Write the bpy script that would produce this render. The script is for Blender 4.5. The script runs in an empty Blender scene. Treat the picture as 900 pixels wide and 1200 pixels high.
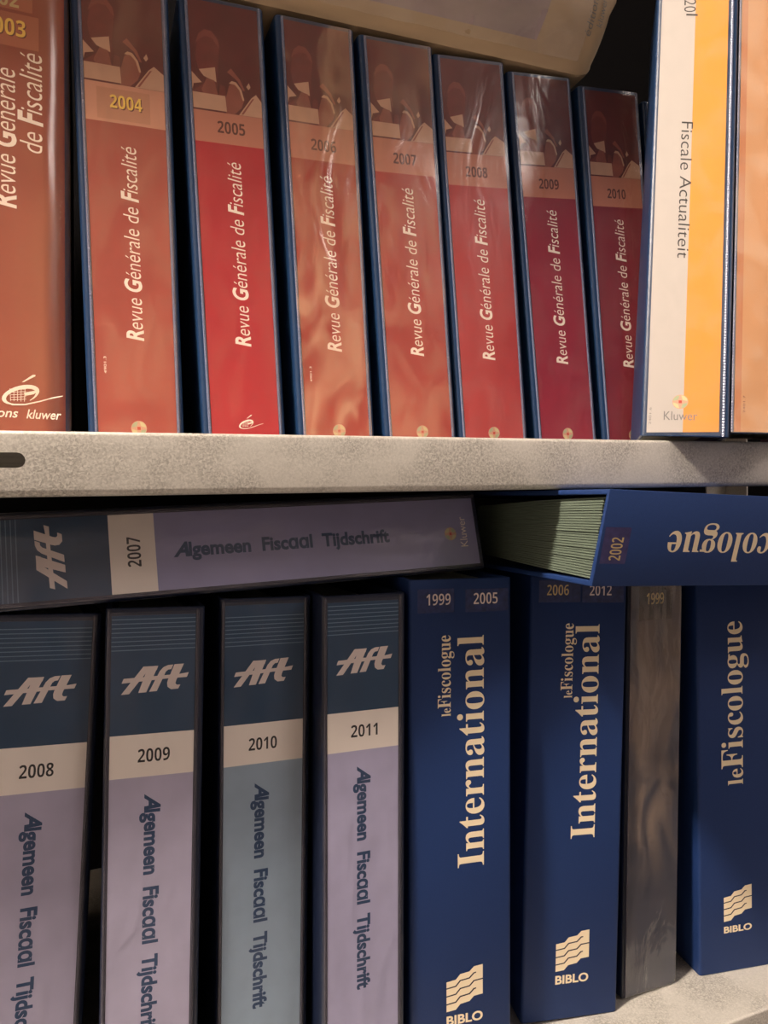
import bpy, bmesh, math, random
from mathutils import Vector, Matrix
random.seed(7)
S = bpy.context.scene
MM = 0.001

def lin(c):
    return tuple(((v/255)/12.92 if v/255 <= .04045 else ((v/255+.055)/1.055)**2.4) for v in c) + (1.0,)

# ------------------------------------------------------------------ camera, world, lamp, exposure
CAM = (0.385322, -0.022848, -0.017021, 389.701, -33.399)      # yaw, pitch, roll, distance to shelf lip, height (mm)
def make_camera():
    yaw, pitch, roll, D, h = CAM
    f = Vector((math.sin(yaw)*math.cos(pitch), math.cos(yaw)*math.cos(pitch), math.sin(pitch)))
    r = Vector((math.cos(yaw), -math.sin(yaw), 0)); u = r.cross(f)
    r2 = r*math.cos(roll)+u*math.sin(roll); u2 = -r*math.sin(roll)+u*math.cos(roll)
    m = Matrix.Identity(4)
    for i in range(3):
        m[i][0] = r2[i]; m[i][1] = u2[i]; m[i][2] = -f[i]
    m[0][3] = 0; m[1][3] = -D*MM; m[2][3] = h*MM
    c = bpy.data.cameras.new('camera'); o = bpy.data.objects.new('camera', c); S.collection.objects.link(o)
    o.matrix_world = m
    c.sensor_fit = 'VERTICAL'; c.sensor_height = 36; c.sensor_width = 27; c.lens = 870/1200*36
    c.clip_start = .01
    S.camera = o
make_camera()
W = bpy.data.worlds.new('room_air'); S.world = W; W.use_nodes = True
W.node_tree.nodes['Background'].inputs[0].default_value = (1.0, .85, .68, 1)
W.node_tree.nodes['Background'].inputs[1].default_value = 0.05
LAMP = Vector((-0.85, -0.34, 1.37)); LAMP_POWER = 980.0; LAMP_COL = (1.0, .85, .71)
FILL_POWER = 12.0; FILL_COL = (1.0, .87, .80)
S.view_settings.view_transform = 'Standard'; S.view_settings.look = 'None'
S.view_settings.gamma = 1; S.view_settings.use_curve_mapping = False
S.view_settings.exposure = 0.0

# ------------------------------------------------------------------ materials
def new_mat(name):
    m = bpy.data.materials.new(name); m.use_nodes = True
    return m, m.node_tree.nodes, m.node_tree.links, m.node_tree.nodes['Principled BSDF']
def plain(name, col, rough=.5, metal=0, noise=0, nscale=300, bump=0, bscale=800, spec=.5, stretch=None, coat=0):
    m, N, L, b = new_mat(name)
    b.inputs['Base Color'].default_value = lin(col); b.inputs['Roughness'].default_value = rough
    b.inputs['Metallic'].default_value = metal; b.inputs['Specular IOR Level'].default_value = spec
    b.inputs['Coat Weight'].default_value = coat; b.inputs['Coat Roughness'].default_value = .12
    tc = N.new('ShaderNodeTexCoord'); mp = N.new('ShaderNodeMapping'); L.new(tc.outputs['Object'], mp.inputs[0])
    if stretch: mp.inputs['Scale'].default_value = stretch
    if noise:
        n = N.new('ShaderNodeTexNoise'); n.inputs['Scale'].default_value = nscale; n.inputs['Detail'].default_value = 4
        L.new(mp.outputs[0], n.inputs[0])
        r = N.new('ShaderNodeMapRange'); r.inputs['From Min'].default_value = .3; r.inputs['From Max'].default_value = .7
        r.inputs['To Min'].default_value = 1-noise; r.inputs['To Max'].default_value = 1+noise
        L.new(n.outputs[0], r.inputs[0])
        x = N.new('ShaderNodeVectorMath'); x.operation = 'SCALE'; x.inputs[0].default_value = lin(col)[:3]
        L.new(r.outputs[0], x.inputs['Scale']); L.new(x.outputs[0], b.inputs['Base Color'])
    if bump:
        n = N.new('ShaderNodeTexNoise'); n.inputs['Scale'].default_value = bscale; n.inputs['Detail'].default_value = 3
        L.new(mp.outputs[0], n.inputs[0])
        p = N.new('ShaderNodeBump'); p.inputs['Strength'].default_value = bump; p.inputs['Distance'].default_value = .0005
        L.new(n.outputs[0], p.inputs['Height']); L.new(p.outputs[0], b.inputs['Normal'])
    return m
def pocket_mat(name, haze=.05, rough=.13, bump=.5, bscale=22, wr=(1, 1, .35), hvar=.05, tint=(235, 228, 222), seed=0, fres=1.45, smear=False):
    """clear vinyl: mostly transparent, Fresnel gloss, a faint milky haze whose uneven patches are painted glare"""
    m = bpy.data.materials.new(name); m.use_nodes = True; N = m.node_tree.nodes; L = m.node_tree.links; N.clear()
    out = N.new('ShaderNodeOutputMaterial'); tr = N.new('ShaderNodeBsdfTransparent')
    gl = N.new('ShaderNodeBsdfGlossy'); gl.inputs['Roughness'].default_value = rough
    df = N.new('ShaderNodeBsdfDiffuse'); df.inputs['Color'].default_value = lin(tint)
    tc = N.new('ShaderNodeTexCoord'); mp = N.new('ShaderNodeMapping'); mp.inputs['Scale'].default_value = wr
    mp.inputs['Location'].default_value = (seed, seed*.7, seed*1.3)
    L.new(tc.outputs['Object'], mp.inputs[0])
    n = N.new('ShaderNodeTexNoise'); n.inputs['Scale'].default_value = bscale; n.inputs['Detail'].default_value = 3
    n.inputs['Distortion'].default_value = 1.2; L.new(mp.outputs[0], n.inputs[0])
    bp = N.new('ShaderNodeBump'); bp.inputs['Strength'].default_value = bump; bp.inputs['Distance'].default_value = .004
    L.new(n.outputs[0], bp.inputs['Height']); L.new(bp.outputs[0], gl.inputs['Normal'])
    # Schlick reflectance, the same from both sides of the sheet
    ge = N.new('ShaderNodeNewGeometry'); dt = N.new('ShaderNodeVectorMath'); dt.operation = 'DOT_PRODUCT'
    L.new(bp.outputs[0], dt.inputs[0]); L.new(ge.outputs['Incoming'], dt.inputs[1])
    def mth(op, a, b=None, clamp=False):
        q = N.new('ShaderNodeMath'); q.operation = op; q.use_clamp = clamp
        for i, x in enumerate((a, b)):
            if x is None: continue
            if isinstance(x, (int, float)): q.inputs[i].default_value = x
            else: L.new(x, q.inputs[i])
        return q
    ab = mth('ABSOLUTE', dt.outputs['Value']); om = mth('SUBTRACT', 1.0, ab.outputs[0], True); p5 = mth('POWER', om.outputs[0], 5.0)
    f0 = ((fres-1)/(fres+1))**2*2
    sc = mth('MULTIPLY', p5.outputs[0], 1-f0); fr = mth('ADD', sc.outputs[0], f0, True)
    n2 = N.new('ShaderNodeTexNoise'); n2.inputs['Scale'].default_value = 38; n2.inputs['Detail'].default_value = 2; n2.inputs['Distortion'].default_value = 1.0
    L.new(mp.outputs[0], n2.inputs[0])
    mr = N.new('ShaderNodeMapRange'); mr.inputs['From Min'].default_value = .42; mr.inputs['From Max'].default_value = .68
    mr.inputs['To Min'].default_value = haze; mr.inputs['To Max'].default_value = haze+hvar; L.new(n2.outputs[0], mr.inputs[0])  # patchy haze puts the sleeve glare into the diffuse colour
    hz = mr.outputs[0]
    if smear:   # reflection smear painted as haze on the sleeve, fading out near the bottom
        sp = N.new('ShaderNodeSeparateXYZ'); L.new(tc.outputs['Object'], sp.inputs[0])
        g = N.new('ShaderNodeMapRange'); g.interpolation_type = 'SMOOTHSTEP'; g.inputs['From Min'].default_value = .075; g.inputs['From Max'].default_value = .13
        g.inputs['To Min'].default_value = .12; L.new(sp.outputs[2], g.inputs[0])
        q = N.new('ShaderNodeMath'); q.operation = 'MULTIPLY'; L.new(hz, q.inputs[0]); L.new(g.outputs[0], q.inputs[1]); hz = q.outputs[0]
    m1 = N.new('ShaderNodeMixShader'); L.new(hz, m1.inputs[0]); L.new(tr.outputs[0], m1.inputs[1]); L.new(df.outputs[0], m1.inputs[2])
    m2 = N.new('ShaderNodeMixShader'); L.new(fr.outputs[0], m2.inputs[0]); L.new(m1.outputs[0], m2.inputs[1]); L.new(gl.outputs[0], m2.inputs[2])
    L.new(m2.outputs[0], out.inputs[0])
    return m
def galvanised():
    m, N, L, b = new_mat('galvanised_steel')
    b.inputs['Metallic'].default_value = .35; b.inputs['Roughness'].default_value = .5
    tc = N.new('ShaderNodeTexCoord')
    big = N.new('ShaderNodeTexNoise'); big.inputs['Scale'].default_value = 26; big.inputs['Detail'].default_value = 3
    fine = N.new('ShaderNodeTexNoise'); fine.inputs['Scale'].default_value = 760; fine.inputs['Detail'].default_value = 3; fine.inputs['Distortion'].default_value = .8
    L.new(tc.outputs['Object'], big.inputs[0]); L.new(tc.outputs['Object'], fine.inputs[0])
    amp = N.new('ShaderNodeMapRange'); amp.inputs['From Min'].default_value = .42; amp.inputs['From Max'].default_value = .62
    amp.inputs['To Min'].default_value = .25; amp.inputs['To Max'].default_value = .8; L.new(big.outputs[0], amp.inputs[0])
    fr = N.new('ShaderNodeMapRange'); fr.inputs['From Min'].default_value = .35; fr.inputs['From Max'].default_value = .65; fr.inputs['To Min'].default_value = 0; fr.inputs['To Max'].default_value = 1
    L.new(fine.outputs[0], fr.inputs[0])
    mu = N.new('ShaderNodeMath'); mu.operation = 'MULTIPLY'; L.new(amp.outputs[0], mu.inputs[0]); L.new(fr.outputs[0], mu.inputs[1])
    mx = N.new('ShaderNodeMix'); mx.data_type = 'RGBA'; L.new(mu.outputs[0], mx.inputs[0])
    mx.inputs[6].default_value = lin((214, 209, 200)); mx.inputs[7].default_value = lin((146, 142, 134))
    L.new(mx.outputs[2], b.inputs['Base Color'])
    bp = N.new('ShaderNodeBump'); bp.inputs['Strength'].default_value = .25; bp.inputs['Distance'].default_value = .0004
    L.new(mu.outputs[0], bp.inputs['Height']); L.new(bp.outputs[0], b.inputs['Normal'])
    return m
GALV = galvanised()
NAVY_VINYL = plain('navy_vinyl', (24, 50, 84), .38, noise=.08, bump=.25, bscale=900, spec=.5)
DARK_VINYL = plain('dark_navy_vinyl', (22, 30, 52), .35, noise=.08, bump=.25, bscale=900, spec=.5)
BLUE_CLOTH = plain('blue_cloth_board', (27, 52, 102), .6, noise=.07, nscale=900, bump=.35, bscale=2600, spec=.3)
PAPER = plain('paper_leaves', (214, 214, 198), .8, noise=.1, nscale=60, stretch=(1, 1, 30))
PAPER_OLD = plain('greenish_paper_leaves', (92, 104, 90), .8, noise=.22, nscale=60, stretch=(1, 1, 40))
def ribbed():
    m, N, L, b = new_mat('welded_clear_edge')
    b.inputs['Base Color'].default_value = lin((104, 112, 140)); b.inputs['Roughness'].default_value = .25
    tc = N.new('ShaderNodeTexCoord'); w = N.new('ShaderNodeTexWave'); w.bands_direction = 'Z'; w.inputs['Scale'].default_value = 160
    L.new(tc.outputs['Object'], w.inputs[0]); p = N.new('ShaderNodeBump'); p.inputs['Strength'].default_value = .5; p.inputs['Distance'].default_value = .0003
    L.new(w.outputs[1], p.inputs['Height']); L.new(p.outputs[0], b.inputs['Normal'])
    return m
SEAM = ribbed()
SEAM_DARK = plain('dark_welded_edge', (62, 60, 72), .25)
WHITE_INK = plain('white_print', (255, 240, 224), .5)
CREAM_INK = plain('cream_foil', (240, 222, 190), .5)
BLACK_INK = plain('black_print', (24, 18, 20), .5)
BROWN_INK = plain('brown_print', (92, 38, 30), .5)
GOLD_INK = plain('gold_foil', (255, 214, 100), .4)
OLDGOLD = plain('worn_gold_foil', (206, 182, 128), .4)
TEAL_INK = plain('teal_print', (22, 60, 100), .5)
GREY_INK = plain('grey_print', (120, 118, 116), .5)
SILVER_INK = plain('silver_print', (222, 208, 204), .45)
LEAF_GREEN = plain('green_print', (168, 178, 140), .5)
RED_INK = plain('red_print', (196, 60, 40), .5)
YELLOW_INK = plain('yellow_print', (206, 196, 146), .5)
BLUE_SHEEN = plain('sticker_film', (40, 52, 96), .22, noise=.35, nscale=260)
BLACK_FILM = plain('black_sticker_film', (34, 30, 32), .25, noise=.3, nscale=260)

# ------------------------------------------------------------------ mesh helpers (millimetres in, metres out)
def link(name, me, parent=None, mats=()):
    o = bpy.data.objects.new(name, me); S.collection.objects.link(o)
    for m in mats: me.materials.append(m)
    if parent is not None: o.parent = parent
    return o
def mesh_from(name, verts, faces, parent=None, mats=(), fm=None, smooth=False):
    me = bpy.data.meshes.new(name); me.from_pydata([(x*MM, y*MM, z*MM) for x, y, z in verts], [], faces); me.update()
    o = link(name, me, parent, mats)
    if fm:
        for p, i in zip(me.polygons, fm): p.material_index = i
    if smooth:
        for p in me.polygons: p.use_smooth = True
    return o
def prism(name, prof, lo, hi, axis, parent=None, mats=(), bevel=0, seg=2, smooth=False):
    """extrude a closed profile. axis 'z': prof is (x,y); axis 'x': prof is (y,z)"""
    n = len(prof)
    if axis == 'z': v = [(a, b, lo) for a, b in prof]+[(a, b, hi) for a, b in prof]
    elif axis == 'x': v = [(lo, a, b) for a, b in prof]+[(hi, a, b) for a, b in prof]
    else: v = [(a, lo, b) for a, b in prof]+[(a, hi, b) for a, b in prof]
    f = [tuple(range(n)), tuple(range(2*n-1, n-1, -1))]+[(i, i+n, (i+1) % n+n, (i+1) % n) for i in range(n)]
    me = bpy.data.meshes.new(name); bm = bmesh.new()
    bv = [bm.verts.new((x*MM, y*MM, z*MM)) for x, y, z in v]
    for q in f: bm.faces.new([bv[i] for i in q])
    bmesh.ops.recalc_face_normals(bm, faces=bm.faces)
    if bevel:
        es = [e for e in bm.edges if e.calc_face_angle(0) > .9]
        bmesh.ops.bevel(bm, geom=es, offset=bevel*MM, segments=seg, affect='EDGES', profile=.5)
    bm.to_mesh(me); bm.free()
    if smooth:
        for p in me.polygons: p.use_smooth = True
        me.set_sharp_from_angle(angle=math.radians(35))
    return link(name, me, parent, mats)
def box(name, a, b, parent=None, mats=(), bevel=0, smooth=False):
    return prism(name, [(a[0], a[1]), (b[0], a[1]), (b[0], b[1]), (a[0], b[1])], a[2], b[2], 'z', parent, mats, bevel, 2, smooth)
def arc(cx, cy, r, a0, a1, n=6):
    return [(cx+r*math.cos(math.radians(a0+(a1-a0)*i/n)), cy+r*math.sin(math.radians(a0+(a1-a0)*i/n))) for i in range(n+1)]
def flat(name, polys, y, parent, mats):
    """flat print: polygons in (u, v) with a material index each, laid in the plane y"""
    V = []; F = []; M = []
    for k, (pts, mi) in enumerate(polys):
        b = len(V); V += [(u, y-.012*k, v) for u, v in pts]; F.append(tuple(range(b, b+len(pts)))); M.append(mi)
    me = bpy.data.meshes.new(name); bm = bmesh.new()
    bv = [bm.verts.new((x*MM, yy*MM, z*MM)) for x, yy, z in V]
    for q, mi in zip(F, M):
        fc = bm.faces.new([bv[i] for i in q]); fc.material_index = mi; fc.normal_update()
        if fc.normal.y > 0: fc.normal_flip()
    bmesh.ops.triangulate(bm, faces=bm.faces[:], ngon_method='EAR_CLIP')
    bm.to_mesh(me); bm.free()
    return link(name, me, parent, mats)

# ------------------------------------------------------------------ lettering (built-in font, turned into mesh)
def sans(s): return s
def msans(s):   # bold sans letters and digits of the built-in font
    return ''.join(chr(0x1D5D4+ord(c)-65) if c.isascii() and c.isupper() else chr(0x1D5EE+ord(c)-97) if c.isascii() and c.islower() else chr(0x1D7EC+ord(c)-48) if c.isdigit() else c for c in s)
def mserif(s):  # bold serif letters
    return ''.join(chr(0x1D400+ord(c)-65) if c.isascii() and c.isupper() else chr(0x1D41A+ord(c)-97) if c.isascii() and c.islower() else chr(0x1D7CE+ord(c)-48) if c.isdigit() else c for c in s)
_cache = {}
def _mesh(body, off, shear):
    k = (body, off, shear)
    if k in _cache: return _cache[k]
    c = bpy.data.curves.new('t', 'FONT'); c.body = body; c.offset = off; c.shear = shear; c.resolution_u = 4; c.fill_mode = 'FRONT'
    o = bpy.data.objects.new('t', c); S.collection.objects.link(o); bpy.context.view_layer.update()
    dg = bpy.context.evaluated_depsgraph_get(); me = bpy.data.meshes.new_from_object(o.evaluated_get(dg))
    v = [tuple(x.co) for x in me.vertices]; f = [tuple(p.vertices) for p in me.polygons]
    bpy.data.objects.remove(o); bpy.data.curves.remove(c); bpy.data.meshes.remove(me)
    _cache[k] = (v, f); return _cache[k]
def _adv(body):
    if not body: return 0
    a = max(v[0] for v in _mesh('|'+body+'|', 0, 0)[0]); b = max(v[0] for v in _mesh('||', 0, 0)[0]); return a-b
def text_geo(segs, gap=0):
    """segs: list of (string, offset, shear, scale). returns verts, faces with the baseline on y = 0"""
    x = 0; V = []; F = []
    for body, off, sh, sc in segs:
        if body.strip():
            v, f = _mesh(body, off, sh); b = len(V)
            V += [(x+p[0]*sc, p[1]*sc) for p in v]; F += [tuple(i+b for i in q) for q in f]
        x += _adv(body)*sc+gap
    return V, F
def cap_height(font, off):
    return max(v[1] for v in _mesh(font('H'), off, 0)[0])
def lettering(name, segs, u, v, length, cap, way, y, parent, mat, font=sans, capscale=1, gap=0):
    """way: 'right' normal, 'up' reads upward, 'down' reads downward, 'left' upside down"""
    if isinstance(segs, str): segs = [(segs, 0, 0, 1)]
    segs = [(font(s), o, h, c) for s, o, h, c in segs]
    V, F = text_geo(segs, gap)
    x0 = min(p[0] for p in V); x1 = max(p[0] for p in V)
    sx = length/(x1-x0); sy = cap/(cap_height(font, segs[0][1])*capscale)
    out = []
    for a, b in V:
        tx = (a-x0)*sx; ty = b*sy
        if way == 'right': q = (u+tx, v+ty)
        elif way == 'up': q = (u-ty, v+tx)
        elif way == 'down': q = (u+ty, v-tx)
        else: q = (u-tx, v-ty)
        out.append((q[0], y, q[1]))
    return mesh_from(name, out, F, parent, [mat])

def root(name, label, cat, group, X, Y, Z, yaw=0, lean=0, pitch=0):
    o = bpy.data.objects.new(name, None); o.empty_display_size = .02; S.collection.objects.link(o)
    ax = Vector((math.cos(yaw), math.sin(yaw), 0)); n = Vector((-math.sin(yaw), math.cos(yaw), 0)); up0 = Vector((0, 0, 1))
    up = up0*math.cos(pitch)-n*math.sin(pitch)
    a = ax*math.cos(lean)+up*math.sin(lean); b = -ax*math.sin(lean)+up*math.cos(lean); c = b.cross(a)
    m = Matrix.Identity(4)
    for i in range(3): m[i][0] = a[i]; m[i][1] = c[i]; m[i][2] = b[i]
    m[0][3] = X*MM; m[1][3] = Y*MM; m[2][3] = Z*MM
    o.matrix_world = m
    o['label'] = label; o['category'] = cat
    if group: o['group'] = group
    return o

# ------------------------------------------------------------------ the room
def structure(o):
    o['kind'] = 'structure'; return o
WALL = plain('painted_plaster', (190, 184, 180), .9, noise=.04, nscale=8, bump=.2, bscale=200)
BACKWALL = plain('dark_back_wall', (12, 11, 12), 1.0, spec=.05)
FRONTW = plain('grey_front_wall', (140, 134, 132), .8, noise=.1, nscale=5)
FLOORM = plain('grey_vinyl_floor', (132, 126, 122), .5, noise=.12, nscale=30)
XL, XR, YF, YB, ZF, ZC = -1900, 2700, -2500, 480, -1300, 1416
structure(box('floor', (XL, YF, ZF-60), (XR, YB, ZF), None, [FLOORM]))
structure(box('ceiling', (XL, YF, ZC), (XR, YB, ZC+60), None, [WALL]))
structure(box('wall_back', (XL, YB, ZF), (XR, YB+60, ZC), None, [BACKWALL]))
structure(box('wall_front', (XL, YF-60, ZF), (XR, YF, ZC), None, [FRONTW]))
structure(box('wall_left', (XL-60, YF, ZF), (XL, YB, ZC), None, [WALL]))
structure(box('wall_right', (XR, YF, ZF), (XR+60, YB, ZC), None, [WALL]))

# ceiling lamp, out of frame above left: the key light
def ceiling_lamp():
    t = root('ceiling_lamp', 'round glowing ceiling lamp above the aisle in front of the shelves', 'lamp', None, LAMP.x/MM, LAMP.y/MM, ZC)
    prism('lamp_base', arc(0, 0, 115, 0, 360, 32)[:-1], -22, 0, 'z', t, [plain('white_enamel', (235, 232, 225), .4)])
    m = bpy.data.materials.new('glowing_glass'); m.use_nodes = True; N = m.node_tree.nodes; N.clear()
    e = N.new('ShaderNodeEmission'); e.inputs[0].default_value = LAMP_COL+(1,); e.inputs[1].default_value = LAMP_POWER
    out = N.new('ShaderNodeOutputMaterial'); m.node_tree.links.new(e.outputs[0], out.inputs[0])
    prism('diffuser', arc(0, 0, 95, 0, 360, 32)[:-1], -46, -22, 'z', t, [m])
ceiling_lamp()
def fill_panel():  # added light source out of view: softens shadows and gives the sleeves glare
    t = root('fill_panel', 'added square fill light panel on the unseen ceiling along the aisle', 'lamp', None, 1980, -1880, ZC)
    box('fill_frame', (-470, -470, -30), (470, 470, 0), t, [plain('fill_frame_white', (225, 224, 220), .4)])
    m = bpy.data.materials.new('fill_glow'); m.use_nodes = True; N = m.node_tree.nodes; N.clear()
    e = N.new('ShaderNodeEmission'); e.inputs[0].default_value = FILL_COL+(1,); e.inputs[1].default_value = FILL_POWER
    out = N.new('ShaderNodeOutputMaterial'); m.node_tree.links.new(e.outputs[0], out.inputs[0])
    box('diffuser', (-450, -450, -36), (450, 450, -30), t, [m])
fill_panel()

# ------------------------------------------------------------------ the steel shelving
SH1, SH2, LIP = 0.0, -411.0, 31.5
XA, XB, DEPTH = -430, 860, 420
def shelf_part(t, ztop, DEPTH=DEPTH):
    # folded sheet: plate, rounded front bend, lip, rounded lower bend, return flange (profile in y,z)
    th = 1.2
    outer = [(DEPTH, 0)]+arc(2, -2, 2, 90, 180, 5)+arc(3.5, -LIP+3.5, 3.5, 180, 270, 6)+[(16, -LIP)]
    inner = [(16, -LIP+th)]+arc(3.5, -LIP+3.5, 3.5-th, 270, 180, 6)+arc(2, -2, 2-th, 180, 90, 5)+[(DEPTH, -th)]
    prof = outer+inner
    o = prism('shelf', [(y, z+ztop) for y, z in prof], XA, XB, 'x', t, [GALV], smooth=True)
    return o
def shelving():
    t = root('metal_shelving', 'galvanised steel shelving with folded front lips carrying all the binders', 'shelving', None, (XA+XB)/2, DEPTH/2, ZF)
    hx, hz = (XA+XB)/2, ZF
    def place(o): o.location = (-hx*MM, -(DEPTH/2)*MM, -hz*MM); return o
    for z in (535, SH1, SH2, SH2-412, SH2-780):
        s = place(shelf_part(t, z, 270 if z > 0 else DEPTH))
        # slots punched through the lip
        zc = z-14
        for xs in ((-44.6,) if z == SH1 else (-44.6,)):
            w, r = 20, 3.6
            pr = arc(xs+w-r, zc, r, -90, 90, 8)+arc(xs-w+r, zc, r, 90, 270, 8)
            cut = prism('slot_cutter', pr, -6, 3.2, 'y', None, [])
            md = s.modifiers.new('b', 'BOOLEAN'); md.object = cut; md.solver = 'EXACT'
            cut.location = s.location+t.location
            bpy.context.view_layer.update()
            dg = bpy.context.evaluated_depsgraph_get(); me = bpy.data.meshes.new_from_object(s.evaluated_get(dg))
            s.modifiers.clear(); s.data = me
            cm = cut.data; bpy.data.objects.remove(cut); bpy.data.meshes.remove(cm)
    for x0, sx in ((XA-2, -1), (XB+2, 1)):
        for y0, sy in ((4, 1), (DEPTH-4, -1)):
            pr = [(x0, y0), (x0+sx*2, y0), (x0+sx*2, y0+sy*38), (x0, y0+sy*38)] if False else [(x0-sx*36, y0-sy*3), (x0+sx*2, y0-sy*3), (x0+sx*2, y0+sy*36), (x0, y0+sy*36), (x0, y0-sy*1), (x0-sx*36, y0-sy*1)]
            if sx*sy < 0: pr = pr[::-1]
            p = place(prism('upright', [(a, b-sy*3) for a, b in pr], ZF, 565, 'z', t, [GALV]))
shelving()

# ------------------------------------------------------------------ binders
def cover_profile(x0, x1, depth, th=2.6, r=3.5, y0=0.0, tl=8, tr=8):
    """U of spine and two boards seen from above, rounded at the two front corners, boards closing in by tl and tr"""
    return ([(x1-tr, depth), (x1-th-tr, depth), (x1-th, y0+th+1), (x0+th, y0+th+1), (x0+th+tl, depth), (x0+tl, depth)]
            + arc(x0+r, y0+r, r, 180, 270, 5) + arc(x1-r, y0+r, r, 270, 360, 5))
def leaves(t, x0, x1, z0, z1, depth, tl=8, tr=8, mat=None):
    prism('paper_block', [(x0, 14), (x1, 14), (x1-tr, depth), (x0+tl, depth)], z0, z1, 'z', t, [mat or PAPER])
def vinyl_body(t, w, h, ml, mr, mb, mt, mat, seam, depth=270, paper=PAPER, r=3.5, seamw=2.0):
    x0, x1, z0, z1 = -ml, w+mr, -mb, h+mt
    prism('cover', cover_profile(x0, x1, depth, r=r), z0, z1, 'z', t, [mat], bevel=.5, seg=1, smooth=True)
    leaves(t, x0+5, x1-5, z0+5, z1-9, depth-22)
    # welded ridges either side of the spine label
    for xa in (-seamw-.2, w+.2):
        prism('welded_seam', [(xa, .1)]+[(xa+seamw/2-seamw/2*math.cos(math.radians(a)), -1.0*math.sin(math.radians(a))) for a in (30, 60, 90, 120, 150)]+[(xa+seamw, .1)],
              z0+1.2, z1-1.2, 'z', t, [seam], smooth=True)
def sheet(t, x0, x1, z0, z1, mat, amp=.35, seed=0, y=-.95, nx=10, nz=60):
    """the clear pocket: a thin, slightly wavy sheet in front of the label"""
    rnd = random.Random(seed); ph = [rnd.uniform(0, 6.28) for _ in range(6)]
    V = []; F = []
    for j in range(nz+1):
        for i in range(nx+1):
            a = i/nx; b = j/nz; edge = min(1, 6*min(a, 1-a))*min(1, 25*min(b, 1-b))
            d = amp*edge*(math.sin(b*17+ph[0]+2*a)*.5+math.sin(b*31+ph[1]-3*a)*.25+math.sin(a*5+ph[2]+b*4)*.35)
            V.append((x0+(x1-x0)*a, y-d*.8 if d > 0 else y+min(.3, -d)*.5, z0+(z1-z0)*b))
    for j in range(nz):
        for i in range(nx):
            k = j*(nx+1)+i; F.append((k, k+1, k+nx+2, k+nx+1))
    o = mesh_from('clear_pocket', V, F, t, [mat], smooth=True)
    return o
def body_margin(X, Y, Z, yaw, lean, w, shelf, ml=0):
    """how far the cover reaches below the label so that its lowest corner stands on the shelf"""
    low = min(-math.sin(lean)*ml, math.sin(lean)*w)
    return (Z+low-shelf)/math.cos(lean)

LW, LH = 49.5, 300.0
PHOTO_DARK = plain('maroon_print', (100, 30, 28), .6, noise=.15, nscale=70)
PHOTO_MID = plain('russet_print', (120, 46, 38), .6, noise=.12, nscale=120)
PHOTO_SKIN = plain('pale_russet_print', (150, 78, 62), .6, noise=.1, nscale=120)
PHOTO_HAIR = plain('dull_rose_print', (134, 62, 50), .6)
PHOTO_PAPER = plain('pale_print', (206, 158, 130), .6, noise=.05, nscale=120)
def band_label(t, w, h, zones, mats, name='spine_label'):
    z_ = zones[0][0]
    """a printed card: zones is a list of (v0, v1, material index) on its front"""
    V = [(0, 0, z_), (w, 0, z_), (w, 0, h), (0, 0, h)]; F = [(0, 1, 2, 3)]; M = [0]
    for v0, v1, mi in zones:
        b = len(V); V += [(0, -.35, v0), (w, -.35, v0), (w, -.35, v1), (0, -.35, v1)]; F.append((b, b+1, b+2, b+3)); M.append(mi)
        V += [(0, 0, v0), (0, 0, v1), (w, 0, v0), (w, 0, v1)]
        F.append((b, b+3, b+5, b+4)); M.append(mi); F.append((b+1, b+6, b+7, b+2)); M.append(mi)
    return mesh_from(name, V, F, t, mats, fm=M)
def disc_logo(name, u, v, r, y, parent):
    P = [(arc(u, v, r, 0, 360, 28)[:-1], 0)]
    for k in range(4):
        a = 90*k+45
        P.append(([(u+.95*r*math.cos(math.radians(a+d))*q, v+.95*r*math.sin(math.radians(a+d))*q) for d, q in ((-38, .95), (-15, 1), (15, 1), (38, .95), (20, .55), (0, .42), (-20, .55))], 1 if k % 2 else 2))
    s = r*.2
    P.append(([(u-s, v-s), (u+s, v-s), (u+s, v+s), (u-s, v+s)], 3))
    return flat(name, P, y, parent, [PHOTO_PAPER, LEAF_GREEN, YELLOW_INK, RED_INK])
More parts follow.
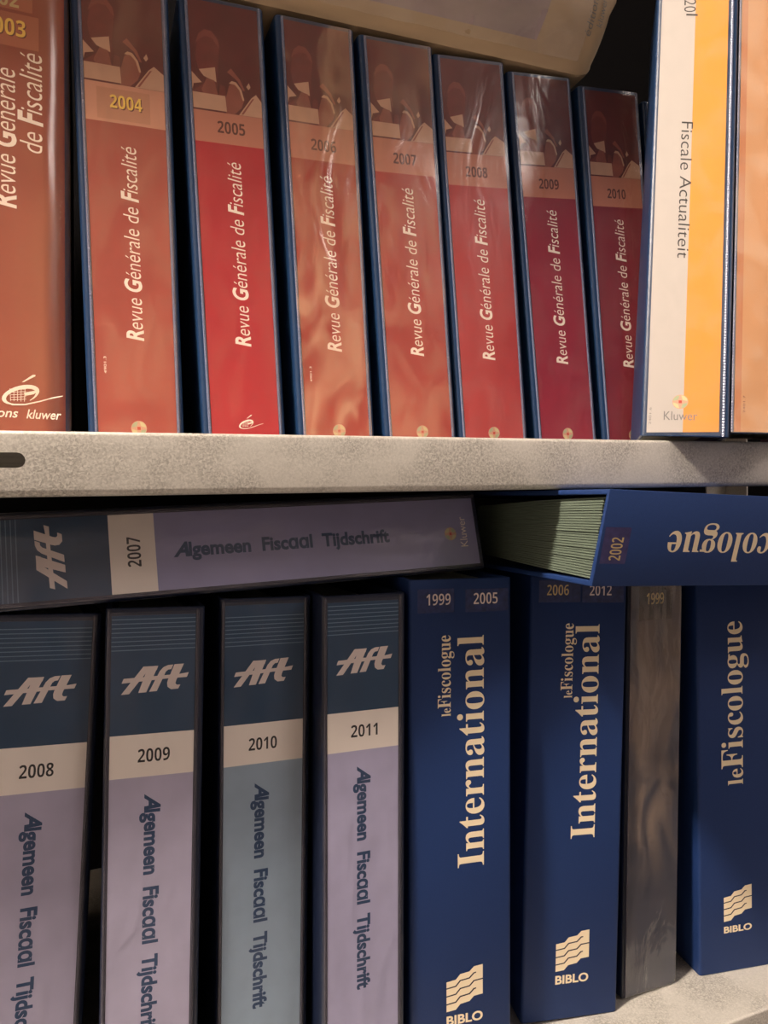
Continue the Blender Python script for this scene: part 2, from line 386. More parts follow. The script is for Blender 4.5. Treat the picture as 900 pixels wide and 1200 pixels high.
def swoosh_logo(name, u, v, s, y, parent, mat):
    """tilted ring with a globe grid inside, an accent above and a long tail"""
    P = []
    def ring(cx, cy, a0, a1, R0, R1, k0, k1, n=22):
        o = []; i = []
        for q in range(n+1):
            t = math.radians(a0+(a1-a0)*q/n); wd = k0+(k1-k0)*math.sin(math.pi*q/n)
            dx, dy = math.cos(t), math.sin(t)
            o.append((cx+R0*dx, cy+R1*dy+.28*R0*dx)); i.append((cx+(R0-wd)*dx, cy+(R1-wd*.75)*dy+.28*(R0-wd)*dx))
        for q in range(n): P.append(([(u+s*x, v+s*z) for x, z in (o[q], o[q+1], i[q+1], i[q])], 0))
    ring(0, 0, -60, 250, 17.5, 9.5, 1.0, 5.5)
    P.append(([(u+s*x, v+s*z) for x, z in ((3, 2.2), (4, -1), (12, 1), (17, 5), (14, 5))], 0))
    tail = [(-16, -7, 1.5), (-8, -10.6, 1.6), (4, -10, 1.5), (18, -6, 1.3), (30, -1.8, 1.1), (40, .8, .8)]
    for (x, z, a), (x2, z2, b) in zip(tail, tail[1:]): P.append(([(u+s*x, v+s*(z-a/2)), (u+s*x2, v+s*(z2-b/2)), (u+s*x2, v+s*(z2+b/2)), (u+s*x, v+s*(z+a/2))], 0))
    P.append(([(u+s*x, v+s*z) for x, z in ((1, 13), (3, 13.2), (14, 20), (13.5, 21.5), (11, 21))], 0))
    for k in range(-2, 3):
        x = -3+3.2*k
        for (a, b, c, d) in (((x-.25, -7), (x+.25, -7), (x+.25+.3*k, 6), (x-.25+.3*k, 6)), ((-9, 2.6*k-.9), (5, 2.6*k+.6), (5, 2.6*k+1.1), (-9, 2.6*k-.4))):
            P.append(([(u+s*p[0], v+s*p[1]) for p in (a, b, c, d)], 0))
    return flat(name, P, y, parent, [mat])

def photo_print(t, w, h, v0, off=0):
    x = lambda u: max(.02, min(w-.02, u))
    Q = []
    def add(pts, m): Q.append(([(x(u), min(h-.1, v0+b)) for u, b in pts], m))
    k = w/49.5
    add([(0, 0), (w, 0), (w, h-v0), (0, h-v0)], 0)
    add([(3, 36), (5, 46), (9, 52), (14, 54), (18, 50), (19.5, 42), (18, 30), (15, 24), (6, 24), (4, 30)], 1)      # head in shade
    add([(3.5, 44), (6, 51), (10, 54.5), (15, 54), (19, 49), (20, 43), (18, 45), (15, 49.5), (10, 50), (6, 47)], 4)  # pale hair
    add([(0, 12), (8, 18), (16, 24), (18, 30), (16, 9), (17, 4), (0, 4)], 1)        # sleeve
    add([(5, 27), (16, 30), (16.5, 20), (8, 23)], 3)                                  # shirt front
    add([(0, 13), (0, 25), (6.5, 18.5), (1, 17)], 3)
    add([(6, 14), (10, 22), (15, 21), (17, 12), (14, 7), (8, 9)], 2)
    add([(17, 8), (19, 19), (22, 18), (23, 8)], 1)
    add([(22, 0), (22, 9), (25, 19), (28, 22), (31, 21), (33.5, 17), (35, 10), (33, 5), (29, 1), (28, 0)], 2)        # hand
    add([(25, 20.5), (27, 22.5), (30, 22), (33.5, 17.5), (35.2, 10.5), (34, 10), (32, 17), (29, 20.3)], 3)
    add([(24, 28), (27, 31), (33, 24), (36, 17), (34.5, 17), (31, 23), (27, 26)], 2)
    add([(37, 20), (39, 23), (40, 20), (38.5, 18)], 3)
    add([(0, 1), (0, 11.5), (22, 11.5), (22.6, 1)], 3)                                # sheet of paper left
    add([(31, 0), (40, 12.5), (43.5, 15.5), (w, 11), (w, 0)], 3)                      # folded paper right
    add([(32.5, .6), (40.8, 12.2), (42.2, 12.6), (34, .6)], 2)
    return flat('photo_print', Q, -.37, t, [PHOTO_DARK, PHOTO_MID, PHOTO_SKIN, PHOTO_PAPER, PHOTO_HAIR])
REVUE_TEXT = [('R', .028, .22, 1), ('evue ', -.006, .22, .96), ('G', .028, .22, 1), ('énérale de ', -.006, .22, .96), ('F', .028, .22, 1), ('iscalité', -.006, .22, .96)]
REV = {  # year: X, yaw, lean, w, Y, field colour, band v0, v1, haze, gold, label words
    '2004': (10.8, .0002, .0139, 49.5, 128.9, (164, 60, 48), 208, 233, .05, .10, True, 'navy binder with a red spine and a gold 2004 sticker', 11),
    '2005': (83.9, .011, .0345, 47.2, 128.9, (180, 30, 42), 205.5, 226.5, .02, .04, False, 'navy binder with a bright red spine marked 2005', 12),
    '2006': (151.1, .027, .0381, 48.8, 128.3, (168, 58, 44), 204, 229, .04, .30, False, 'navy binder with a dull red spine faintly marked 2006 under glare', 13),
    '2007': (218.6, .0093, .0540, 50.1, 128.6, (170, 52, 44), 204, 229, .04, .16, False, 'navy binder with a brick red spine marked 2007', 14),
    '2008': (281.8, -.045, .0590, 51.5, 129.9, (176, 44, 46), 203.5, 228.5, .04, .06, False, 'navy binder with a red spine marked 2008', 15),
    '2009': (352.8, -.036, .0746, 49.8, 129.7, (150, 26, 52), 203.5, 228.5, .02, .06, False, 'navy binder with a crimson spine marked 2009', 16),
    '2010': (420.2, -.0215, .0745, 51.5, 127.9, (134, 22, 44), 204, 229, .02, .05, False, 'navy binder with a dark crimson spine marked 2010', 17),
}
def revue(year, d):
    X, yaw, lean, w, Y, field, b0, b1, haze, hv, gold, lab, seed = d
    mb = body_margin(X, Y, 4, yaw, lean, w+5, .15, 6)
    t = root('ring_binder', lab, 'binder', 'red spined yearly binders on the upper shelf', X, Y, 4, yaw, lean)
    vinyl_body(t, w, LH, 6, 5, mb, 3, NAVY_VINYL, SEAM)
    fm = plain('red_field_print_'+year, field, .6, noise=.05, nscale=25)
    bm_ = plain('salmon_band_print_'+year, (214, 150, 122) if gold else (196, 124, 100), .6)
    l = band_label(t, w, LH, [(0, b0, 0), (b0, b1, 1), (b1, LH, 2)], [fm, bm_, PHOTO_DARK])
    photo_print(l, w, LH, b1+.05)
    if gold:
        flat('year_sticker', [([(7, b0+2), (40, b0+2), (40, b1-3), (7, b1-3)], 0)], -.38, l, [plain('clear_sticker_film', (206, 146, 118), .2)])
        lettering('year_shadow', msans(year), 15.6, b0+9.0, 20, 8.0, 'right', -.40, l, BROWN_INK)
        lettering('year_print', msans(year), 15, b0+9.6, 20, 8.0, 'right', -.43, l, GOLD_INK)
    else:
        lettering('year_print', msans(year), 15.5, b0+7.2, 19, 7.6, 'right', -.38, l, BROWN_INK)
    lettering('title_print', REVUE_TEXT, 30.2, 67, 126.5, 10.6, 'up', -.38, l, WHITE_INK)
    if year == '2005': swoosh_logo('emblem_print', 24, 13, .30, -.38, l, WHITE_INK)
    else: disc_logo('emblem_print', 25.2, 9.2, 5.0, -.38, l)
    if year in ('2004', '2006'):
        lettering('small_print', '4901.3', 6.5, 45, 11, 1.6, 'up', -.38, l, WHITE_INK)
    sheet(t, -2.2, w+2.2, -mb+1.5, LH+2, pocket_mat('clear_vinyl_'+year, haze, .17, {'2006': .55, '2007': .22, '2008': .2, '2009': .6, '2010': .8}.get(year, .4), 26, (1, 1, .5), hv, (255, 205, 165) if year < '2008' else (235, 190, 180), seed), .45, seed)
for y_, d_ in REV.items(): revue(y_, d_)

# last red binder of the row, almost hidden behind the orange one
def revue_hidden():
    t = root('ring_binder', 'mostly hidden navy binder squeezed behind the white and orange one', 'binder', 'red spined yearly binders on the upper shelf', 487, 129, 4, -.02, .068)
    vinyl_body(t, 50, LH, 6, 5, 3.3, 3, NAVY_VINYL, SEAM)
    l = band_label(t, 50, LH, [(0, 203, 0), (203, 228, 1), (228, LH, 2)], [plain('crimson_field_print', (132, 30, 46), .6), plain('salmon_band_print', (196, 124, 100), .6), PHOTO_DARK])
    photo_print(l, 50, LH, 228.05)
    lettering('title_print', REVUE_TEXT, 30.2, 67, 126.5, 10.6, 'up', -.38, l, WHITE_INK)
    sheet(t, -2.2, 52.2, -2, LH+2, pocket_mat('clear_vinyl_end', .05, .16, .55, 16, (1, 1, .4), .06, (255, 225, 200), 91), .45, 91)
revue_hidden()

# the wide double volume at the far left: rounded spine
def revue_wide():
    w, h = 85, 312
    t = root('ring_binder', 'wide red-brown rounded binder for 2002 and 2003 at the left end', 'binder', None, -91.1, 124, 1.9, 0, -.021)
    def rounded(inset, y0=0, r=16, depth=270):
        x0, x1 = inset-3, w-inset
        return [(x1, depth), (x1-2.6, depth), (x1-2.6, y0+r), (x1-r, y0+2.8), (x0+r, y0+2.8), (x0+2.6, y0+r), (x0+2.6, depth), (x0, depth)]+arc(x0+r, y0+r, r, 180, 270, 10)+arc(x1-r, y0+r, r, 270, 360, 10)
    prism('cover', rounded(0), 0, h, 'z', t, [NAVY_VINYL], bevel=.5, seg=1, smooth=True)
    box('paper_block', (5, 22, 5), (w-7, 245, h-9), t, [PAPER])
    mb = plain('russet_field_print', (146, 62, 44), .55, noise=.06, nscale=18)
    # printed sheet following the rounded spine
    x0, x1, r = -2.6, w-.4, 16
    pa = arc(x0+r, r-.5, r, 200, 270, 9)+arc(x1-r, r-.5, r, 270, 340, 9)
    V = []; F = []
    for a, b in pa: V += [(a, b-.1, 2), (a, b-.1, h-2)]
    for i in range(len(pa)-1): F.append((2*i, 2*i+2, 2*i+3, 2*i+1))
    l = mesh_from('spine_label', V, F, t, [mb], smooth=True)
    RI = plain('russet_box_print', (176, 96, 70), .5)
    z0 = -.72
    flat('year_box_print', [([(12, 245.5), (67.5, 245.5), (67.5, 266), (12, 266)], 0), ([(12, 268), (64, 268), (64, 287), (12, 287)], 0)], z0, l, [RI])
    lettering('year_shadow', msans('2003'), 36.9, 251.6, 23.8, 9.4, 'right', z0-.03, l, BROWN_INK)
    lettering('year_print', msans('2003'), 36.3, 252.2, 23.8, 9.4, 'right', z0-.05, l, GOLD_INK)
    lettering('year_print', msans('2002'), 33.5, 269.5, 23, 9, 'right', z0-.05, l, OLDGOLD)
    lettering('title_print', REVUE_TEXT[:3]+[('énérale', -.006, .22, .96)], 54.2, 146.5, 85, 13.2, 'up', z0, l, WHITE_INK)
    lettering('title_print', [('de ', -.006, .22, .96)]+REVUE_TEXT[4:], 69.3, 182.5, 61, 13.2, 'up', z0, l, WHITE_INK)
    swoosh_logo('emblem_print', 56.5, 32, .60, z0, l, WHITE_INK)
    lettering('maker_print', [('kluwer', .01, .25, 1)], 59.6, 17.5, 20, 5.6, 'right', z0-.03, l, WHITE_INK)
    lettering('maker_print', [('éditions', .01, .25, 1)], 29, 17.8, 26, 5.6, 'right', z0-.03, l, WHITE_INK)
    V = []; F = []
    pa = arc(x0+r, r-.5, r+1, 190, 270, 8)+arc(x1-r, r-.5, r+1, 270, 350, 8); nz = 40
    for j in range(nz+1):
        for k, (a, b) in enumerate(pa): V.append((a, b-.5-.35*math.sin(j*.5+k*.3)*math.sin(math.pi*k/(len(pa)-1)), 1+(h-3)*j/nz))
    n = len(pa)
    for j in range(nz):
        for i in range(n-1): F.append((j*n+i, j*n+i+1, (j+1)*n+i+1, (j+1)*n+i))
    mesh_from('clear_pocket', V, F, t, [pocket_mat('clear_vinyl_wide', .07, .2, .4, 14, (1, 1, .25), .06, (255, 190, 140), 3)], smooth=True)
revue_wide()

# white and orange binder standing proud of the shelf edge, and the tan one beside it
def slump(t, p, back, names=None):
    """the spine leans back by p while the fore edge stays upright"""
    for o in [c for c in S.objects if c.parent == t or (c.parent and c.parent.parent == t)]:
        for v in o.data.vertices:
            y = v.co.y; z = v.co.z
            v.co.y = y+z*math.sin(p)*max(0, 1-max(0, y)/(back*MM)); v.co.z = z*math.cos(p)
def fiscale():
    w, h = 55, 345
    t = root('ring_binder', 'navy binder with a white and orange spine reaching over the shelf edge', 'binder', None, 349.4, 9.55, 2.6, -.6592, -.0579)
    prism('cover', cover_profile(-.2, 55.2, 140, r=3, tl=0, tr=4), 1.0, h+5, 'z', t, [NAVY_VINYL], bevel=.5, seg=1, smooth=True)
    leaves(t, 6, 49, 6, h-6, 130, 0, 4)
    prism('welded_seam', [(50.2, .1), (50.5, -.8), (51.3, -1.1), (52.1, -.8), (52.4, .1)], 1.6, h+4, 'z', t, [SEAM], smooth=True)
    Wm = plain('white_field_print', (186, 178, 172), .6); Om = plain('orange_field_print', (222, 144, 42), .6)
    V = [(3.6, -.35, 3.4), (26.4, -.35, 4), (48.6, -.35, 4.6), (48.6, -.35, h), (26.4, -.35, h), (3.0, -.35, h)]
    l = mesh_from('spine_label', V, [(0, 1, 4, 5), (1, 2, 3, 4)], t, [Wm, Om], fm=[0, 1])
    lettering('title_print', [('Fiscale Actualiteit', -.006, .12, 1)], 19.4, 233.5, 105, 7.6, 'down', -.38, l, BLACK_INK)
    lettering('year_print', [('20', -.008, .12, 1)], 18.5, 333, 11, 8, 'down', -.38, l, BLACK_INK)
    lettering('year_print', [('1', -.008, .12, 1)], 20, 321, 3, 8, 'down', -.38, l, BLACK_INK)
    disc_logo('emblem_print', 24.3, 25, 5, -.38, l)
    lettering('maker_print', [('Kluwer', .0, 0, 1)], 14.2, 12.3, 21, 6, 'right', -.4, l, GREY_INK)
    lettering('small_print', '2401.6', 6.3, 9, 12, 1.4, 'up', -.38, l, GREY_INK)
    sheet(t, 1, 50.2, 2, h+3, pocket_mat('clear_vinyl_orange', .02, .1, .28, 16, (1, 1, .8), .05, (245, 240, 235), 21), .6, 17)
    slump(t, .2009, 140)
fiscale()
def tan_binder():
    w, h = 49, 345
    t = root('ring_binder', 'navy binder with a plain tan spine at the right end of the upper shelf', 'binder', None, 399.0, -22.1, 3.4, -.6592, -.0579)
    vinyl_body(t, w, h, 2.4, 5, .0, 3, NAVY_VINYL, SEAM, depth=140)
    l = band_label(t, w, h, [(1, h, 0)], [plain('tan_field_print', (176, 126, 84), .6, noise=.08, nscale=40, stretch=(1, 1, .2))])
    flat('stripe_print', [([(0.1, 1), (4, 1), (4, h), (0.1, h)], 0)], -.37, l, [plain('rust_stripe_print', (164, 100, 60), .6)])
    lettering('small_print', '2401.7', 6.5, 14, 12, 1.3, 'up', -.38, l, BROWN_INK)
    sheet(t, -2.0, w+2.2, .5, h+2, pocket_mat('clear_vinyl_tan', .03, .14, .5, 20, (1, 1, .5), .14, (255, 235, 210), 5), .9, 23)
    slump(t, .2009, 140)
tan_binder()

# pale binder lying across the tops of the red ones
def flat_binder():
    w, h = 320, 84
    t = root('ring_binder', 'pale beige plastic covered binder lying flat across the red ones', 'binder', None, 95.4, 131, 312.2, -.017, 0, 0)
    # spine profile in (y, z): bulging, leaning forward
    prof = [(0, 4), (-3, 1.6), (2, .2), (14, 0)]
    front = [(-2+-36*math.sin(a*math.pi/2*.92), 3+h*a*.98) for a in [i/10 for i in range(11)]]
    front = [(2, 1.2)]+[(1-30*(1-(1-a)**2)**.9*.95-6*math.sin(math.pi*a), 4+(h-8)*a) for a in [i/12 for i in range(13)]]+[(-24, h-1)]
    outer = [(270, 0)]+[(8, 0)]+front+[(-16, h), (270, h)]
    inner = [(270, h-2.6), (-16, h-2.8)]+[(y+3.2, max(2.8, min(h-3, z))) for y, z in reversed(front)]+[(10, 2.6), (270, 2.6)]
    BEI = plain('beige_plastic_cover', (176, 150, 118), .35, noise=.10, nscale=10, stretch=(.6, 1, 3))
    V = []; F = []
    prof = outer+inner; n = len(prof); secs = [0, 3, 8]+[8+(w-16)*i/14 for i in range(1, 14)]+[w-8]
    # rounded lower right corner: shrink the front towards the end
    xs = [0, 20, 80, 160, 240, 290]+[290+26*math.sin(math.radians(a)) for a in (12, 25, 38, 50, 62, 74, 86)]
    for x in xs:
        q = 0 if x <= 290 else 1-math.sqrt(max(0, 1-((x-290)/26.2)**2))
        for y, z in prof:
            if y < 60: V.append((x, y+q*14*(1 if z < h/2 else .4), max(z, min(z+q*24*(1-z/h)**1.2, h)) if z < h-3 else z))
            else: V.append((x, y, z))
    for k in range(len(xs)-1):
        for i in range(n):
            a = k*n+i; b = k*n+(i+1) % n; F.append((a, b, b+n, a+n))
    F.append(tuple(range(n))); F.append(tuple(range(len(V)-1, len(V)-n-1, -1)))
    c = mesh_from('cover', V, F, t, [BEI], smooth=True); c.data.set_sharp_from_angle(angle=math.radians(40))
    box('paper_block', (8, 12, 4), (w-16, 245, h-5), t, [PAPER])
    # printed insert following the same bulge
    def onfront(z, off):
        for (ya, za), (yb, zb) in zip(front, front[1:]):
            if za <= z <= zb: return ya+(yb-ya)*(z-za)/max(1e-6, zb-za)-off
        return front[-1][0]-off
    V = []; F = []; zs = [14+5*i for i in range(14)]
    for z in zs:
        V += [(6, onfront(z, .25), z), (248+8*math.sin((z-14)/65*1.5), onfront(z, .25), z)]
    for i in range(len(zs)-1): F.append((2*i, 2*i+1, 2*i+3, 2*i+2))
    mesh_from('spine_label', V, F, t, [plain('lavender_insert_print', (150, 132, 132), .5, noise=.22, nscale=12, stretch=(1, 1, 3))], smooth=True)
    def warp(o):
        for v in o.data.vertices: v.co.y = onfront(v.co.z/MM, .6)*MM
    o = lettering('maker_print', [('éditions', 0, .2, 1)], 294, 22, 26, 6.2, 'up', 0, t, GREY_INK); warp(o)
    o = lettering('maker_print', [('kluwer', 0, .2, 1)], 302, 28, 18, 5, 'up', 0, t, GREY_INK); warp(o)
    o = disc_logo('emblem_print', 290, 56, 5, 0, t); warp(o)
    # clear sleeve over the spine
    V = []; F = []; nx = 40
    for z in [8+i*6 for i in range(12)]:
        for i in range(nx+1):
            x = 3+(290-3)*i/nx; V.append((x, onfront(z, .9+.5*math.sin(x*.09+z*.05)+.3*math.sin(x*.23-z*.1)), z))
    for j in range(11):
        for i in range(nx): k = j*(nx+1)+i; F.append((k, k+1, k+nx+2, k+nx+1))
    mesh_from('clear_pocket', V, F, t, [pocket_mat('clear_vinyl_beige', .08, .2, .7, 14, (1, 1, 1.5), .12, (255, 235, 210), 8)], smooth=True)
flat_binder()

# ------------------------------------------------------------------ lower shelf: navy and lavender binders
AH = 310.0
NAVY_PRINT = plain('navy_head_print', (12, 58, 92), .5, noise=.10, nscale=25)
LINE_PRINT = plain('steel_blue_line_print', (96, 124, 148), .5)
AFT_LOGO = [  # traced letter strokes in the logo's own 640 x 325 box, y down
 [(0, 325), (205, 12), (345, 12), (330, 62), (247, 62), (75, 322)],
 [(5, 192), (22, 142), (560, 118), (640, 105), (622, 160), (420, 166), (5, 196)],
 [(250, 14), (345, 10), (235, 312), (160, 314)],
 [(262, 308), (360, 75), (395, 30), (440, 8), (490, 5), (470, 58), (440, 62), (418, 85), (335, 305)],
 [(500, 3), (592, 0), (520, 190), (512, 225), (525, 245), (560, 245), (540, 292), (470, 294), (436, 262), (432, 215), (440, 180)],
]
def aft_logo(u, v, w, h, y, parent, mat):
    P = [([(u+x/640*w, v+h-yy/325*h) for x, yy in s], 0) for s in AFT_LOGO]
    return flat('emblem_print', P, y, parent, [mat])
AFT_TEXT = [('A', .04, .35, 1), ('lgemeen', .037, .0, .98), ('  Fisc', .037, 0, .98), ('ɑɑ', .037, 0, .98), ('l  Tijdschrift', .037, 0, .98)]
AFT = {
    '2008': (-67.3, .0519, -.0699, 49.7, 65.2, 214, 240, 203.5, (176, 170, 196), 'navy binder with a lavender spine marked 2008 at the left end', 31),
    '2009': (1.4, -.0380, -.0393, 46.1, 53.9, 217.5, 242, 207.5, (182, 176, 202), 'navy binder with a pale lavender spine marked 2009', 32),
    '2010': (68.4, .0121, -.0314, 49.4, 60.6, 212, 237, 200, (150, 170, 190), 'navy binder with a blue-grey spine marked 2010', 33),
    '2011': (130.4, -.0082, -.0196, 46.8, 41.2, 217.5, 242, 207.5, (178, 174, 206), 'narrow navy binder with a lilac spine marked 2011', 34),
}
def aft_label(t, w, year, b0, b1, tv, field, seed, lo=0):
    fm = plain('lavender_field_print_'+year, field, .6, noise=.05, nscale=60)
    bm_ = plain('ivory_band_print_'+year, (242, 232, 224), .6)
    l = band_label(t, w, AH, [(lo, b0, 0), (b0, b1, 1), (b1, AH, 2)], [fm, bm_, NAVY_PRINT])
    flat('line_print', [([(.1, b1+48+k*2.5), (w-.1, b1+48+k*2.5), (w-.1, b1+48.5+k*2.5), (.1, b1+48.5+k*2.5)], 0) for k in range(8)], -.37, l, [LINE_PRINT])
    aft_logo(5.6, b1+23.2, 37, 16, -.37, l, SILVER_INK)
    lettering('year_print', [(msans(year), -.004, 0, 1)], 15.2, b0+8.4, 17.6, 7.2, 'right', -.38, l, BLACK_INK)
    lettering('title_print', AFT_TEXT, 19.6, tv, 140, 8.6, 'down', -.38, l, TEAL_INK)
    disc_logo('emblem_print', 22, 20, 4.5, -.38, l)
    lettering('maker_print', [('Kluwer', 0, 0, 1)], 12.5, 7.5, 21, 5.5, 'right', -.38, l, WHITE_INK)
    return l
def aft(year, d):
    X, yaw, lean, w, Y, b0, b1, tv, field, lab, seed = d
    mb = body_margin(X, Y, -408.5, yaw, lean, w+5.5, SH2+.15, 3.2)
    t = root('ring_binder', lab, 'binder', 'navy and lavender yearly binders on the lower shelf', X, Y, -408.5, yaw, lean)
    vinyl_body(t, w, AH, 3.2, 5.4, mb, 4, DARK_VINYL, SEAM_DARK)
    aft_label(t, w, year, b0, b1, tv, field, seed, max(0, 2-mb))
    sheet(t, -2.2, w+2.2, -mb+1.5, AH+2, pocket_mat('clear_vinyl_aft_'+year, .01, .12, .7, 34, (1, 1, .4), .035, (215, 212, 225), seed, 1.36), .45, seed)
for y_, d_ in AFT.items(): aft(y_, d_)
def aft_lying():
    t = root('ring_binder', 'navy and lavender 2007 binder lying on its side under the shelf lip', 'binder', 'navy and lavender yearly binders on the lower shelf', 0, 0, 0)
    # spine label frame: u along the shelf, v up; its own reading direction runs to the right
    yaw, lean, pitch = .014, .024, 0
    ax = Vector((math.cos(yaw), math.sin(yaw), 0)); n = Vector((-math.sin(yaw), math.cos(yaw), 0)); up = Vector((0, 0, 1))*math.cos(pitch)-n*math.sin(pitch)
    a = ax*math.cos(lean)+up*math.sin(lean); b = -ax*math.sin(lean)+up*math.cos(lean)
    # the binder's x (spine width) runs along b, its z (height) against a
    x = b; z = -a; y = z.cross(x)
    org = Vector((-54.1, 60, -89.4))+a*310
    m = Matrix.Identity(4)
    for i in range(3): m[i][0] = x[i]; m[i][1] = y[i]; m[i][2] = z[i]; m[i][3] = org[i]*MM
    t.matrix_world = m
    w = 46.5
    vinyl_body(t, w, AH, 4.6, 4.0, 3.2, 3, DARK_VINYL, SEAM_DARK, depth=255)
    aft_label(t, w, '2007', 216, 241.5, 206, (150, 148, 188), 61)
    sheet(t, -2.2, w+2.2, -1.5, AH+2, pocket_mat('clear_vinyl_aft_2007', .03, .14, .6, 26, (1, 1, .4), .06, (225, 215, 235), 61), .6, 61)
    for o in [c for c in S.objects if c.parent == t or (c.parent and c.parent.parent == t)]:
        for v in o.data.vertices:
            v.co.y += v.co.x*.2215*max(0, 1-max(0, v.co.y)/.255); v.co.x *= .975 if v.co.x > 0 else 1
aft_lying()

# ------------------------------------------------------------------ lower shelf: blue cloth binders
def bands_logo(u, v, w, h, y, parent):
    """the publisher's mark: four stepped cream bands with dark grooves between"""
    X = [0, 145, 215, 360, 430, 570]; top = [225, 205, 115, 95, 15, 0]; bot = [770, 755, 665, 640, 560, 545]
    P = [([(a, b) for a, b in zip(X, top)]+[(a, b) for a, b in reversed(list(zip(X, bot)))], 0)]
    for off, full in ((345-225, False), (490-225, True), (635-225, False)):
        pts = [(a, b+off) for a, b in zip(X, top)]
        if not full: pts = pts[:4]+[(430, pts[4][1]), (465, pts[4][1]-4)]
        up = [(a+(0 if i in (0, 5) else -6), b-11) for i, (a, b) in enumerate(pts)]; lo = [(a+(0 if i in (0, 5) else 6), b+11) for i, (a, b) in enumerate(pts)]
        P.append((up+lo[::-1], 1))
    Q = [([(u+a/570*w, v+h-b/770*h) for a, b in pts], mi) for pts, mi in P]
    return flat('emblem_print', Q, y, parent, [CREAM_INK, plain('groove_print', (36, 32, 50), .6)])
def hard_body(t, w, h, mb, depth=285, left_round=2.5, tl=6, tr=6):
    prism('cover', cover_profile(0, w, depth, th=3, r=left_round, tl=tl, tr=tr), -mb, h, 'z', t, [BLUE_CLOTH], bevel=.7, seg=2, smooth=True)
    leaves(t, 6, w-6, 3-mb, h-4, depth-20, tl, tr)
LEFISC = [('le', .0, 0, .70), ('F', .0, 0, 1), ('iscologue', .0, 0, .98)]
def fisc_text(t, u, v, length, cap, y=-.1):
    return lettering('title_print', LEFISC, u, v, length, cap, 'up', y, t, CREAM_INK, mserif, gap=-.012)
def sticker(t, u0, v0, u1, v1, txt, du, dv, dl, dc, way='right', ink=OLDGOLD, film=BLUE_SHEEN):
    s = flat('sticker', [([(u0, v0), (u1, v0), (u1, v1), (u0, v1)], 0)], -.1, t, [film])
    lettering('year_print', [(msans(txt), -.012, 0, 1)], du, dv, dl, dc, way, -.16, s, ink)
def intl(X, yaw, lean, w, Y, lab, ub, ul, years):
    mb = body_margin(X, Y, -408.5, yaw, lean, w, SH2+.1)
    t = root('cloth_binder', lab, 'binder', 'blue cloth binders on the lower shelf', X, Y, -408.5, yaw, lean)
    hard_body(t, w, 320 if years[0] == '1999' else 316.9, mb, tr=56 if years[0] == '2006' else 20)
    lettering('title_print', [('International', 0, 0, 1)], ub, 129.5, 153, 18.4, 'up', -.1, t, CREAM_INK, mserif)
    fisc_text(t, ul, 230.5, 53, 8.8)
    bands_logo(25.2, 35, 25.5, 28, -.1, t)
    lettering('maker_print', [('BIBLO', .03, 0, 1)], 25.2, 26, 25.5, 6, 'right', -.1, t, CREAM_INK)
    sticker(t, 6, 298.5, 31 if years[0] == '1999' else 37.5, 314, years[0], 12, 303.4, 16.5, 7, ink=OLDGOLD if years[0] == '2006' else SILVER_INK)
    sticker(t, 38.8, 298, 69 if years[0] == '1999' else 71, 313, years[1], 44.5, 303, 17, 7, ink=SILVER_INK)
intl(187.9, -.1287, -.014, 71.3, 45.3, 'blue cloth binder with 1999 and 2005 stickers beside the lavender ones', 51.6, 28.4, ('1999', '2005'))
intl(277.3, -.178, -.038, 73.9, 53.5, 'blue cloth binder with 2006 and 2012 stickers beside the grey one', 52.8, 32.8, ('2006', '2012'))
def fisc_upright():
    t = root('cloth_binder', 'blue cloth binder at the right end of the lower shelf with no year showing', 'binder', 'blue cloth binders on the lower shelf', 434.3, 46.2, -408.5, -.169, 0)
    hard_body(t, 75, 305.5, 2.35)
    fisc_text(t, 39.4, 144.5, 128, 19.0)
    bands_logo(21.6, 37.5, 25, 27, -.1, t)
    lettering('maker_print', [('BIBLO', .03, 0, 1)], 21.6, 28.6, 25, 5, 'right', -.1, t, CREAM_INK)
fisc_upright()
def grey_binder():
    w, h = 49.5, 310.5
    X, Y, yaw, lean = 360.6+1.5, 47.3, .02, -.03
    mb = body_margin(X, Y, -408.5, yaw, lean, w+1.5, SH2+.15)
    t = root('ring_binder', 'dark grey plastic covered binder with a 1999 sticker between two blue ones', 'binder', None, X, Y, -408.5, yaw, lean)
    prism('cover', cover_profile(-1.5, w+1.5, 270, r=3), -mb, h, 'z', t, [DARK_VINYL], bevel=.5, seg=1, smooth=True)
    leaves(t, 4, w-4, 4-mb, h-9, 250)
    prism('welded_seam', [(.2, .1), (.6, -.8), (1.6, -.8), (2, .1)], 1-mb, h-1, 'z', t, [SEAM_DARK], smooth=True)
    l = band_label(t, w, 308, [(2, 308, 0)], [plain('slate_insert_print', (50, 54, 72), .5, noise=.06, nscale=20)])
    s = flat('sticker', [([(9, 279), (41, 279), (41, 304), (9, 304)], 0)], -.42, l, [BLACK_FILM])
    lettering('year_print', [(msans('1999'), -.012, 0, 1)], 16, 291, 16.5, 8, 'right', -.5, s, OLDGOLD)
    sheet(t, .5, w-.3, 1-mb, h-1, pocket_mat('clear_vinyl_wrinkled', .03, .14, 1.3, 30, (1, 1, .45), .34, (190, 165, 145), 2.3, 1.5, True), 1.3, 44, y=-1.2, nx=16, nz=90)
grey_binder()

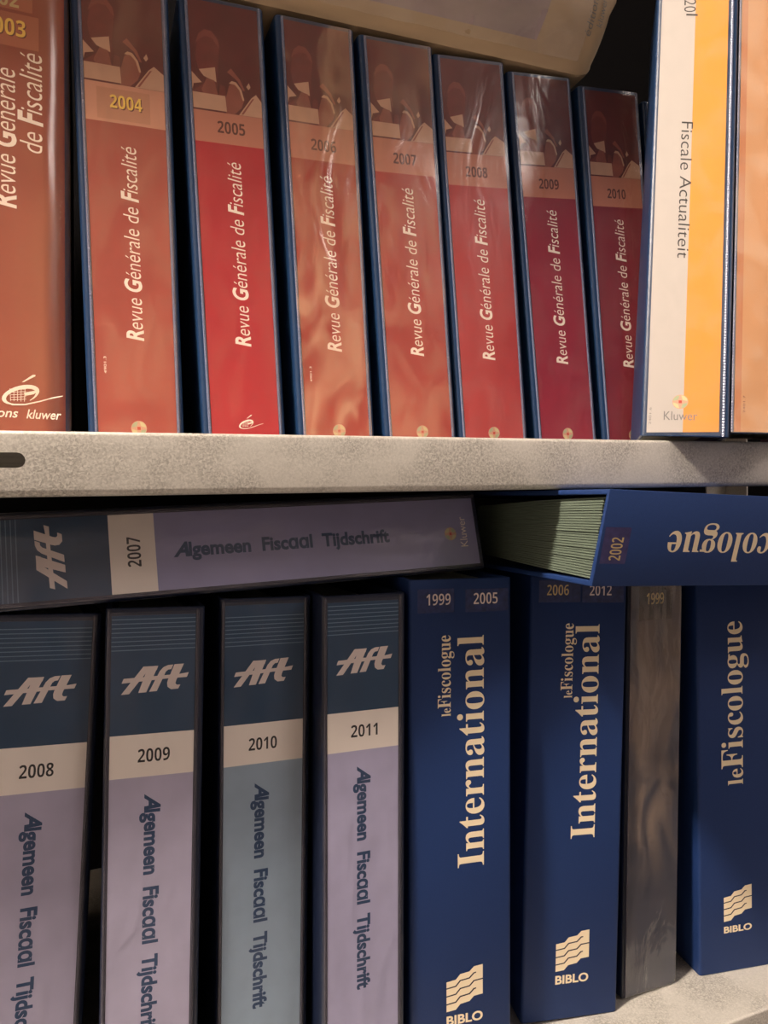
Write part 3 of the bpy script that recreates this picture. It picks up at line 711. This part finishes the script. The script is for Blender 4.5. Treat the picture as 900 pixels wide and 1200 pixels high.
# blue cloth binder lying on top, turned towards the camera
def fisc_lying():
    t = root('cloth_binder', 'blue cloth binder lying on its side with a 2002 sticker and upside down title', 'binder', 'blue cloth binders on the lower shelf', 273.0, -36.0, -88.6, -.030, -.0524, 0)
    P = .24; H = 58.2; sy, sz = -math.sin(P), math.cos(P); th = 3
    top = (H*sy, H*sz)
    prof = [(0, 0), (265, 0), (265, th), (3, th), (top[0]+3.4, top[1]-th), (240, top[1]-th), (240, top[1]), top]
    prism('cover', prof, 0, 320, 'x', t, [BLUE_CLOTH], bevel=.6, seg=2, smooth=True)
    # leaves fanned a little inside
    V = []; F = []
    n = 30
    for k in range(n):
        q = k/(n-1); x0 = 3+1.2*random.random(); z = 4+q*(top[1]-9.5)
        y0 = 5+q*(top[0]+4)+random.random()*1.5; y1 = 150+random.random()*3
        zb = 10+q*(top[1]-22)
        for (a, b2, c) in ((x0, y0, z), (x0, 60, z*.7+zb*.3), (x0, y1, zb)):
            V += [(a, b2, c), (316, b2, c), (a, b2, c+1.2), (316, b2, c+1.2)]
        b = len(V)-12
        for s_ in (0, 4):
            F += [(b+s_, b+s_+1, b+s_+5, b+s_+4), (b+s_+2, b+s_+6, b+s_+7, b+s_+3), (b+s_, b+s_+4, b+s_+6, b+s_+2), (b+s_+1, b+s_+3, b+s_+7, b+s_+5)]
        F += [(b, b+2, b+3, b+1), (b+8, b+9, b+11, b+10)]
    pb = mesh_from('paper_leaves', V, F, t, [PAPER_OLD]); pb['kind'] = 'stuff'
    # print lies on the tilted spine: build flat, then tilt about the lower edge
    def tilt(o):
        R = Matrix.Rotation(P, 4, 'X')
        for v in o.data.vertices: v.co = R @ v.co
    s = flat('sticker', [([(2, 14), (20, 14), (20, 36), (2, 36)], 0)], -.12, t, [plain('lilac_sticker_film', (66, 62, 110), .25, noise=.2, nscale=200)]); tilt(s)
    tilt(lettering('year_print', [(msans('2002'), -.012, 0, 1)], 16, 16, 14, 7.8, 'up', -.2, s, OLDGOLD))
    tilt(lettering('title_print', LEFISC, 175.5, 34.4, 127.5, 19.0, 'left', -.12, t, CREAM_INK, mserif, gap=-.012))
    tilt(bands_logo(262, 16, 25, 27, -.12, t))
fisc_lying()
